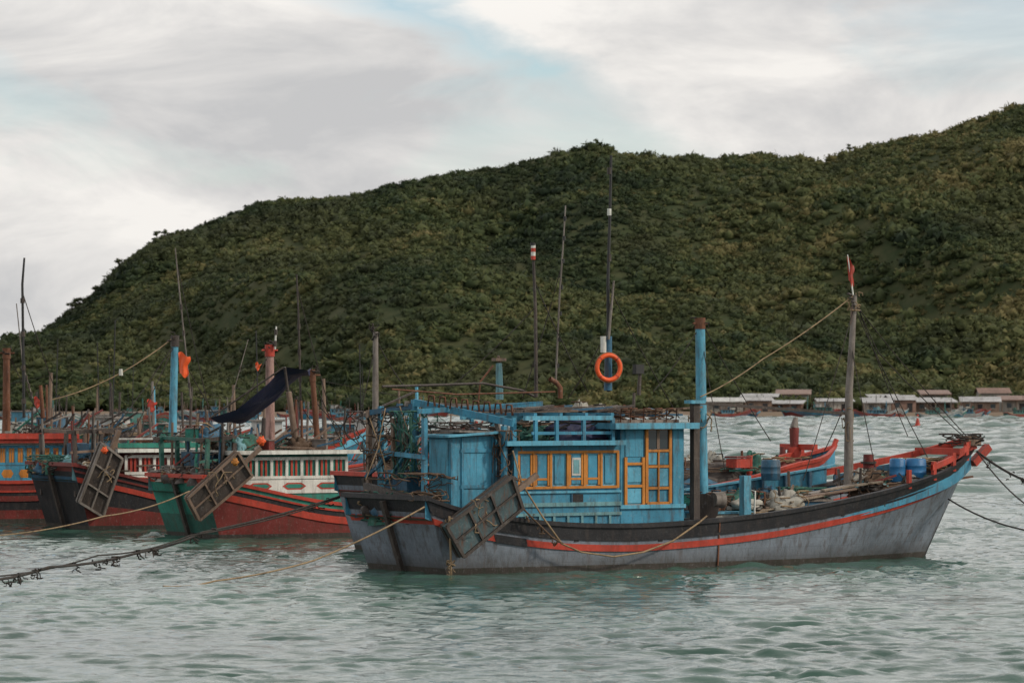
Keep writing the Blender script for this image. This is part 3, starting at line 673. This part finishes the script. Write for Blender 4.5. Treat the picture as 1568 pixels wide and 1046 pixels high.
# ============================================================ background boats
cols=[('fblue','fred','fblue'),('dblue','fred','fblue'),('fgreen','fred','fgreen'),('fred','fwhite','fblue'),('fblue','fwhite','fgreen'),('dred','fblue','fgreen'),('fblue','dred','dblue'),('blue','red','lblue')]
def small(px,D,th,i,s=1.,hb=2.1):
    k=cols[i%len(cols)]; C0=((px-CX)/F*D,D)
    b=Boat('fishing_boat',C0,th,11*s,12.2*s,3.6*s,sheer_std(1.4*s,.9*s,hb*s),[k[1],k[0],k[1],k[0],k[0],'boot','boot'],cap=k[1],NS=14,inner=k[2])
    c=MB() 
    c.box(1.5*s,4.8*s,-1.2*s,1.2*s,.7,2.1*s,k[2]); c.box(1.3*s,5.0*s,-1.4*s,1.4*s,2.1*s,2.17*s,'gwood' if i%3 else 'fwhite')
    for f in range(4): 
        for sg in(-1,1): c.box((1.8+f*.75)*s,(2.2+f*.75)*s,sg*1.2*s-.02,sg*1.2*s+.02,1.4*s,1.9*s,'glass')
    c.box(3.8*s,4.7*s,-.9*s,.9*s,2.17*s,2.8*s,'fwhite' if i%2 else k[2]); c.box(3.7*s,4.8*s,-1*s,1*s,2.8*s,2.86*s,'gwood')
    c.cyl((6.5*s,0,1),(6.4*s,0,4.4*s),.09,.07,random.choice(['wood',k[2],'gwood']),6); c.cyl((4*s,.4,2.5),(3.9*s,.4,6.2*s),.03,.025,'metal',5)
    c.cyl((1.2*s,.4,1.2),(1.1*s,.4,3.9*s),.06,.05,'dwood',6); c.cyl((10*s,0,1.5),(10.1*s,0,3.7*s),.06,.04,'wood',6); c.tube([(6.4*s,0,4.3*s),(10.*s,0,3.6*s),(11.8*s,0,2.2*s)],.012,'drope')
    clutter(c,1*s,10*s,-1.1*s,1.1*s,1.1*s,18,.9); clutter(c,1.4*s,5*s,-1.1*s,1.1*s,2.2*s,10,.6)
    c.done('superstructure',b.e); return b
small(345,146,166,7,1.1,2.7); small(235,150,12,7,1.05,2.6); small(225,175,170,6,1.05); small(420,168,15,7,1.0); small(560,190,160,6,.85); small(130,165,10,7,1.0,2.5); small(20,185,12,3,1.05); small(300,235,165,2,1.); small(470,250,12,0,.95); small(130,250,170,0,1.); small(60,215,8,7,1.)
far=[(505,520,5,0),(545,560,170,7),(160,480,8,2),(90,520,172,3),(215,560,10,0),(360,540,175,4),(290,500,12,6),(600,610,10,5),(430,600,5,0),(25,470,8,4),
 (1096,606,12,1),(1320,606,10,3),(1365,598,172,0),(1410,590,12,4),(1450,606,10,0),(1500,598,172,3),(1545,590,8,2),(1285,608,170,5),(1575,604,5,0),(1230,612,8,1)]
for i,(px,D,th,k) in enumerate(far): small(px,D+3,th+random.uniform(-6,6),k,random.uniform(.55,.8))

# ============================================================ TERRAIN
def vn(x,y,s,seed):
    r=np.random.default_rng(seed); G=r.random((256,256)); x=x/s+500; y=y/s+500
    xi=np.floor(x).astype(int); yi=np.floor(y).astype(int); fx=x-xi; fy=y-yi; fx=fx*fx*(3-2*fx); fy=fy*fy*(3-2*fy)
    g=lambda a,b:G[a%256,b%256]
    return (g(xi,yi)*(1-fx)+g(xi+1,yi)*fx)*(1-fy)+(g(xi,yi+1)*(1-fx)+g(xi+1,yi+1)*fx)*fy-.5
RY=960.; Y0=655.
sil=[(-250,650),(-120,622),(-40,590),(0,562),(50,518),(110,472),(150,446),(185,400),(240,362),(300,347),(350,328),(400,309),(470,305),(540,297),(600,281),(700,264),(790,253),(850,234),(915,222),(960,235),(1060,241),(1110,245),(1160,237),(1230,242),(1262,248),(1300,230),(1380,215),(1440,205),(1500,183),(1568,162),(1700,140),(1850,150),(2100,260),(2400,420),(2700,590)]
sx=np.array([(p[0]-CX)/F*RY for p in sil]); sz=np.array([CH+(HY-p[1])/F*RY-1.2 for p in sil])
def hz(x,y):
    r=np.interp(x,sx,sz); r=np.maximum(r,.5)
    t=(y-Y0)/(RY-Y0); tt=np.clip(t,0,1)
    ex=.97+.8*np.clip((-x-45)/55,0,1)
    h=r*np.where(y<RY,tt**ex,1-np.clip((y-RY)/260,0,1)**1.3)
    env=np.clip(tt*(1-tt)*4,0,1)*np.clip((r-8)/40,0,1)
    gul=(vn(x+.45*y,y*.22,40,3)*32+vn(x+.3*y,y*.4,19,4)*12+vn(x,y,9,5)*3-2.5)*env
    shore=1.1*np.clip((y-618)/10,0,1)+.25*vn(x,y,12,9)-.35
    return np.where(y<Y0,shore,np.maximum(h+gul,0)+.75)
nx,ny=330,230
X,Y=np.meshgrid(np.linspace(-260,330,nx),np.concatenate([np.linspace(612,RY,ny-40),np.linspace(RY+4,RY+270,40)]),indexing='ij')
Zt=hz(X,Y)
def gridmesh(name,X,Y,Z,mat,smooth=True):
    a,b=X.shape; v=np.stack([X,Y,Z],-1).reshape(-1,3); idx=np.arange(a*b).reshape(a,b)
    f=np.stack([idx[:-1,:-1],idx[1:,:-1],idx[1:,1:],idx[:-1,1:]],-1).reshape(-1,4)
    me=bpy.data.meshes.new(name); me.vertices.add(len(v)); me.vertices.foreach_set('co',v.ravel())
    me.loops.add(f.size); me.loops.foreach_set('vertex_index',f.ravel().astype(np.int32))
    me.polygons.add(len(f)); me.polygons.foreach_set('loop_start',np.arange(0,f.size,4,dtype=np.int32))
    me.polygons.foreach_set('use_smooth',np.full(len(f),smooth))
    me.update(calc_edges=True); me.materials.append(mat)
    o=bpy.data.objects.new(name,me); COL.objects.link(o); return o
m,nt,b=newmat('hill_ground'); tc=N(nt,'ShaderNodeTexCoord').outputs['Object']
s=N(nt,'ShaderNodeSeparateXYZ'); nt.links.new(tc,s.inputs[0])
n1=noise(nt,tc,.12,8,.7)
cg=mixc(nt,ramp(nt,n1,[(.4,0),(.62,1)]),(.028,.040,.017),(.06,.062,.030))
low=ramp(nt,math_(nt,'MULTIPLY',s.outputs[2],.5),[(.45,1),(.62,0)])
cg=mixc(nt,low,cg,(.16,.12,.085)); nt.links.new(cg,b.inputs['Base Color']); b.inputs['Roughness'].default_value=.95; b.inputs['Specular IOR Level'].default_value=.1
gridmesh('hill',X,Y,Zt,m)

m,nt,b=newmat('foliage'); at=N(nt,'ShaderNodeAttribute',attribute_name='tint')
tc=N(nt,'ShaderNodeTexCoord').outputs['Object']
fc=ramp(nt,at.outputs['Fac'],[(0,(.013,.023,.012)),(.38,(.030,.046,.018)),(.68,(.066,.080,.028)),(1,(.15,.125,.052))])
sun_shade_patch=noise(nt,mapping(nt,tc,(1,.6,1.4)),.03,6,.68)  # large patches: dry scrub plus light and shadow painted into the leaf colour
fc=mixc(nt,ramp(nt,sun_shade_patch,[(.44,0),(.6,.6)]),fc,mixc(nt,.5,fc,(.115,.108,.045)))
fc=mixc(nt,ramp(nt,sun_shade_patch,[(.34,.65),(.44,0)]),fc,mixc(nt,.5,fc,(.010,.017,.009)))
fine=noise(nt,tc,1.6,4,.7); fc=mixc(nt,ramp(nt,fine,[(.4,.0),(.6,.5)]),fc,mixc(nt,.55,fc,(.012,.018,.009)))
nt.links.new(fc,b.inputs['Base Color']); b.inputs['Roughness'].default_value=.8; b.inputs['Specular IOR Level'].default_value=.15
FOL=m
def variants(nv,sub,nleaf,ls=.2):
    out=[]
    for i in range(nv):
        bm=bmesh.new(); bmesh.ops.create_icosphere(bm,subdivisions=sub,radius=1.); v=np.array([x.co[:] for x in bm.verts]); f=np.array([[x.index for x in fa.verts] for fa in bm.faces]); bm.free()
        r=rng.uniform(.5,1.1,len(v)); v=v*r[:,None]; v[:,2]*=.75
        d=rng.normal(size=(nleaf,3)); d/=np.linalg.norm(d,axis=1)[:,None]; d[:,2]=np.abs(d[:,2])*.9-.15
        c0=d*rng.uniform(.65,1.3,(nleaf,1)); c0[:,2]*=.85
        tri=c0[:,None,:]+rng.normal(size=(nleaf,3,3))*ls
        V=np.concatenate([v,tri.reshape(-1,3)]); Fc=np.concatenate([f,len(v)+np.arange(nleaf*3).reshape(-1,3)])
        out.append((V,Fc))
    return out
def scatter(name,P,S,T,vars_,mat):
    Vs=[];Fs=[];Ts=[];o=0; ch=rng.integers(0,len(vars_),len(P))
    for k,(v,f) in enumerate(vars_):
        I=np.where(ch==k)[0]
        if len(I)==0: continue
        a=rng.uniform(0,6.28,len(I)); ca,sa=np.cos(a),np.sin(a); sx_=rng.uniform(.8,1.35,len(I))
        vx=v[None,:,0]*sx_[:,None]; vy=v[None,:,1]*np.ones(len(I))[:,None]
        x=vx*ca[:,None]-vy*sa[:,None]; y=vx*sa[:,None]+vy*ca[:,None]; z=v[None,:,2]*rng.uniform(.7,1.2,len(I))[:,None]
        V=np.stack([x,y,z],-1)*S[I][:,None,None]+P[I][:,None,:]
        Ff=f[None]+ (np.arange(len(I))*len(v))[:,None,None]+o
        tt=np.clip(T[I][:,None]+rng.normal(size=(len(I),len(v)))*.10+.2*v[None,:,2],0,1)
        Vs.append(V.reshape(-1,3));Fs.append(Ff.reshape(-1,3));Ts.append(tt.ravel()); o+=len(I)*len(v)
    V=np.concatenate(Vs);Ff=np.concatenate(Fs).astype(np.int32);T_=np.concatenate(Ts)
    me=bpy.data.meshes.new(name); me.vertices.add(len(V)); me.vertices.foreach_set('co',V.ravel().astype(np.float32))
    me.loops.add(Ff.size); me.loops.foreach_set('vertex_index',Ff.ravel()); me.polygons.add(len(Ff)); me.polygons.foreach_set('loop_start',np.arange(0,Ff.size,3,dtype=np.int32))
    me.update(calc_edges=True)
    a=me.attributes.new('tint','FLOAT','POINT'); a.data.foreach_set('value',T_.astype(np.float32)); me.materials.append(mat)
    ob=bpy.data.objects.new(name,me); COL.objects.link(ob); return ob
n=62000
px_=rng.uniform(-185,230,n); py_=rng.uniform(Y0+2,RY+10,n)
dens=.80+.8*vn(px_,py_,26,61)+.4*vn(px_,py_,8,62)
keep=(np.abs(px_)<py_*.15+10)&(rng.random(n)<dens); px_=px_[keep]; py_=py_[keep]
pz=hz(px_,py_); S=.55+rng.random(len(px_))**2.2*1.5
S*=1+.5*np.clip(vn(px_,py_,30,63)*2,-.5,1)
S*=np.where(py_>RY-12,.72,1)
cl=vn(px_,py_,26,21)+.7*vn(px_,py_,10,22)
side=np.clip(px_/100,-.6,1)*.16  # leaves tinted darker left, yellower right: painted shade and sun, with drier scrub
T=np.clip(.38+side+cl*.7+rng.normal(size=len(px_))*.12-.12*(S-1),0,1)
P=np.stack([px_,py_,pz+S*.2],-1)
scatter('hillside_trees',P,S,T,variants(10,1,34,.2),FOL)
n=900; px_=rng.uniform(-150,190,n); py_=rng.uniform(646,670,n); pz=hz(px_,py_); S=rng.uniform(.8,2.3,n)
T=np.clip(.5+.5*vn(px_,py_,14,5)+rng.normal(size=n)*.12,0,1); P=np.stack([px_,py_,pz+S*.6],-1)
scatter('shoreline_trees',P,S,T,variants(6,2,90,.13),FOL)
rt=[(110,472,1.5),(122,463,1.1),(150,446,1.3),(182,402,1.1),(240,362,1.2),(252,358,1.),(1300,230,1.),(905,224,.9),(925,225,.9),(1385,215,.9),(1402,212,.8),(1500,183,.9),(990,238,.8),(1160,238,.8)]
P=[];S=[]; c=MB()
for a,b,s_ in rt:
    x=(a-CX)/F*RY; z=float(hz(np.array([x]),np.array([RY-1.]))[0]); c.cyl((x,RY-1,z-.5),(x+.1,RY-1,z+s_*.9),.16,.08,'bark',6)
    for _ in range(6):
        o=rng.normal(size=3)*s_*.5; P.append((x+o[0],RY-1+o[1],z+.5+s_*.45+abs(o[2])*.6)); S.append(s_*rng.uniform(.3,.6))
        c.cyl((x,RY-1,z+s_*.4),(x+o[0],RY-1+o[1],z+.5+s_*.45+abs(o[2])*.6),.06,.03,'bark',5)
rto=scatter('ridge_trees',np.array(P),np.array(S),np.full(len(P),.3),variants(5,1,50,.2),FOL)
c.done('trunks',rto)

# ============================================================ VILLAGE
def hut(px,D,w,d,h,roof,wall,i):
    x=(px-CX)/F*D; e=bpy.data.objects.new('house',None); COL.objects.link(e); e.location=(x,D,.75); e.rotation_euler=(0,0,random.uniform(-.25,.25))
    c=MB(); c.box(-w/2,w/2,-d/2,d/2,-.6,h,wall)
    rise=random.uniform(.4,.9)
    if i%2:
        c.add([(-w/2-.4,-d/2-.5,h-.05),(w/2+.4,-d/2-.5,h-.05),(w/2+.4,0,h+rise),(-w/2-.4,0,h+rise),(-w/2-.4,d/2+.5,h-.05),(w/2+.4,d/2+.5,h-.05)],[(0,1,2,3),(3,2,5,4)],roof)
        c.add([(-w/2,-d/2,h),(-w/2,d/2,h),(-w/2,0,h+rise-.05)],[(0,1,2)],wall); c.add([(w/2,-d/2,h),(w/2,d/2,h),(w/2,0,h+rise-.05)],[(0,1,2)],wall)
    else:
        c.add([(-w/2-.5,-d/2-1.2,h+.05),(w/2+.5,-d/2-1.2,h+.05),(w/2+.5,d/2+.3,h+rise),(-w/2-.5,d/2+.3,h+rise)],[(0,1,2,3)],roof)
        c.box(-w/2-.5,w/2+.5,-d/2-1.22,-d/2-1.2,h-.08,h+.05,roof)
        for xx in(-w/2-.3,0,w/2+.3): c.cyl((xx,-d/2-1.1,-.6),(xx,-d/2-1.1,h),.06,.06,'wood',5)
    k=int(w//2.)
    for j in range(k):
        xx=-w/2+(j+.5)*w/k
        if j==k//2: c.box(xx-.45,xx+.45,-d/2-.03,-d/2-.003,-.5,h*.72,'dark'); c.box(xx-.52,xx-.45,-d/2-.06,-d/2-.002,-.5,h*.75,'wood')
        else: c.box(xx-.4,xx+.4,-d/2-.03,-d/2-.003,h*.35,h*.75,'glass'); c.box(xx-.45,xx+.45,-d/2-.08,-d/2-.002,h*.3,h*.35,'plaster')
    clutter(c,-w/2-1,w/2+1,-d/2-2.2,-d/2-.6,-.3,8,.9)
    c.done('walls_and_roof',e)
i=0; px=1110
while px<1600:
    w=random.uniform(3.5,7.5); hut(px,random.uniform(634,646),w,random.uniform(3,5),random.uniform(1.3,2.1),random.choice(['tin','tin','fwhite','rtin','tin']),random.choice(['plaster','rtin','fwhite','plaster','wood','fblue']),i)
    px+=w/640*F*random.uniform(.8,1.5); i+=1
for px,D in((1165,652),(1215,655),(1350,652),(1430,654),(1520,652)): hut(px,D,random.uniform(4,6.5),4,random.uniform(2.4,3.2),random.choice(['tin','rtin']),random.choice(['plaster','fwhite']),i); i+=1
c=MB(); c.cyl((0,0,-.3),(0,0,.25),.6,.6,'red',16); c.cyl((0,0,.25),(0,0,1.1),.32,.12,'red',10); c.cyl((0,0,1.1),(0,0,1.4),.08,.08,'white',8); c.lump((0,0,1.35),(.14,.14,.16),'red',1); o=c.done('navigation_buoy'); o.location=((1405-CX)/F*440,440,0)

# ============================================================ WATER
side_=np.arange(22.5,112,.55)
xs=np.concatenate([[-4000,-1200,-400,-200,-130],-side_[::-1],np.arange(-22,22.01,.085),side_,[130,200,400,1200,4000]])
yy=[46.]; 
while yy[-1]<160: yy.append(yy[-1]+max(.075,.075*(yy[-1]/60)**1.5))
while yy[-1]<628: yy.append(yy[-1]+.5+.35*min(1,(yy[-1]-160)/300))
ys=np.concatenate([[-600,-100,0,25,38,43],yy,[660,800,1200,2500,6000]])
X,Y=np.meshgrid(xs,ys,indexing='ij')
H=np.zeros_like(X); r=np.random.default_rng(11)
fine=(np.abs(X)<23)&(Y>45)&(Y<161)
xf=X[fine]; yf=Y[fine]; h=np.zeros_like(xf)
wx=xf+.8*vn(xf,yf,2.6,71)+.4*vn(xf,yf,1.1,72); wy=yf+.8*vn(xf,yf,2.3,73)+.4*vn(xf,yf,.9,74)
for i in range(66):
    lam=.34*(6.2)**(r.random()**1.25); k=2*math.pi/lam; a=math.radians(90+r.normal()*30+10); sl=.032*(1.1 if lam<1.2 else .7)
    ph=r.random()*6.28; kx,ky=k*math.cos(a),k*math.sin(a)
    h+=sl/k*np.sin(kx*wx+ky*wy+ph)
mod=1+1.1*vn(xf,yf*.4,5.0,41)+.7*vn(xf,yf*.35,1.9,42)
fade=np.clip((22.-np.abs(xf))/2.5,0,1)*np.clip((160-yf)/30,0,1)*np.clip((yf-46)/2,0,1)
H[fine]=h*mod*fade
fm=(Y>112)&(Y<629)&(np.abs(X)<112)
xf=X[fm].astype(np.float32); yf=Y[fm].astype(np.float32); h=np.zeros_like(xf)
wx=xf+2.2*vn(xf,yf,9,75); wy=yf+2.2*vn(xf,yf,8,76)
for i in range(26):
    lam=2.1*(3.2)**(r.random()); k=2*math.pi/lam; a=math.radians(90+r.normal()*34+8); sl=.062
    ph=r.random()*6.28; h+=(sl/k*np.sin(k*math.cos(a)*wx+k*math.sin(a)*wy+ph)).astype(np.float32)
mod=1+.9*vn(xf,yf*.3,14,43)
H[fm]+=h*mod*np.clip((yf-118)/40,0,1)*np.clip((112-np.abs(xf))/6,0,1)*np.clip((628-yf)/12,0,1)
m,nt,b=newmat('sea_water'); tc=N(nt,'ShaderNodeTexCoord').outputs['Object']
bn=noise(nt,mapping(nt,tc,(.05,.09,1)),1.,3,.5)
wc=mixc(nt,ramp(nt,bn,[(.35,0),(.65,1)]),(.022,.058,.044),(.042,.095,.072))
nt.links.new(wc,b.inputs['Base Color']); b.inputs['Roughness'].default_value=.06; b.inputs['IOR'].default_value=1.33; b.inputs['Specular IOR Level'].default_value=.5
w1_=noise(nt,mapping(nt,tc,(1.,1.7,1)),1.5,5,.6,.4)
bp=N(nt,'ShaderNodeBump'); bp.inputs['Strength'].default_value=.1; bp.inputs['Distance'].default_value=.5; nt.links.new(w1_,bp.inputs['Height']); nt.links.new(bp.outputs[0],b.inputs['Normal'])
gridmesh('sea_water',X,Y,H,m)

# ============================================================ SKY, SUN, CAMERA
w=bpy.data.worlds.new('World'); sc.world=w; w.use_nodes=True; nt=w.node_tree; nt.nodes.clear()
sund=Vector((.80,-.25,.55)).normalized()
el=math.asin(sund.z); az=math.atan2(sund.x,sund.y)
sky=N(nt,'ShaderNodeTexSky',sky_type='NISHITA',sun_disc=False); sky.sun_elevation=el; sky.sun_rotation=az; sky.dust_density=.8; sky.air_density=1.; sky.ozone_density=2.
tc=N(nt,'ShaderNodeTexCoord').outputs['Generated']
b1=N(nt,'ShaderNodeBackground'); b1.inputs[1].default_value=.14; nt.links.new(sky.outputs[0],b1.inputs[0])
s=N(nt,'ShaderNodeSeparateXYZ'); nt.links.new(tc,s.inputs[0])
n1=noise(nt,mapping(nt,tc,(9.,9.,24.),(1.3,.2,.4),(0,.45,0)),1.,8,.55,.4)
n2=noise(nt,mapping(nt,tc,(12,12,36),(3.1,0,0),(0,.4,0)),1.,8,.58,.5)
# a long gap in the cloud deck, running diagonally
nw=math_(nt,'MULTIPLY',math_(nt,'SUBTRACT',n2,.5),.05)
d=math_(nt,'ADD',math_(nt,'MULTIPLY',s.outputs[0],.522),math_(nt,'ADD',math_(nt,'MULTIPLY',s.outputs[2],.853),nw))
d=math_(nt,'ABSOLUTE',math_(nt,'SUBTRACT',d,.0735))
al=math_(nt,'SUBTRACT',math_(nt,'MULTIPLY',s.outputs[0],.853),math_(nt,'MULTIPLY',s.outputs[2],.522))
gap=math_(nt,'MULTIPLY',ramp(nt,math_(nt,'MULTIPLY',d,40.),[(.0,1),(.55,0)]),ramp(nt,math_(nt,'ADD',al,.5),[(.46,1),(.505,0)]))
cc=ramp(nt,n2,[(.34,(.57,.57,.575)),(.48,(.73,.715,.70)),(.62,(.92,.89,.85))])
gz=ramp(nt,s.outputs[2],[(0,1.),(.1,1.),(.22,1.),(.5,.9),(1,.6)])
gs=N(nt,'ShaderNodeMapRange'); nt.links.new(s.outputs[2],gs.inputs[0]); gs.inputs[1].default_value=.09; gs.inputs[2].default_value=.22; gs.inputs[3].default_value=1.; gs.inputs[4].default_value=1.5
b2=N(nt,'ShaderNodeBackground'); nt.links.new(cc,b2.inputs[0]); nt.links.new(math_(nt,'MULTIPLY',gz,gs.outputs[0]),b2.inputs[1])
cov=math_(nt,'SUBTRACT',ramp(nt,n1,[(.36,.5),(.47,1)]),math_(nt,'MULTIPLY',gap,.8))
cl_=N(nt,'ShaderNodeClamp'); nt.links.new(cov,cl_.inputs[0])
mx=N(nt,'ShaderNodeMixShader'); nt.links.new(cl_.outputs[0],mx.inputs[0]); nt.links.new(b1.outputs[0],mx.inputs[1]); nt.links.new(b2.outputs[0],mx.inputs[2])
out=N(nt,'ShaderNodeOutputWorld'); nt.links.new(mx.outputs[0],out.inputs[0])
l=bpy.data.lights.new('sun','SUN'); l.energy=2.2; l.angle=math.radians(5); l.color=(1,.90,.76)
lo=bpy.data.objects.new('sun',l); COL.objects.link(lo); lo.rotation_euler=sund.to_track_quat('Z','Y').to_euler()
cam=bpy.data.cameras.new('camera'); co=bpy.data.objects.new('camera',cam); COL.objects.link(co); sc.camera=co
cam.lens=135; cam.sensor_width=36; cam.clip_end=9000; cam.clip_start=.5
co.location=(0,0,CH); co.rotation_euler=(math.radians(90)+math.atan(77/F),0,0)
cam.dof.use_dof=True; cam.dof.focus_distance=90; cam.dof.aperture_fstop=3.5
sc.view_settings.view_transform='Standard'; sc.view_settings.look='None'; sc.view_settings.exposure=0
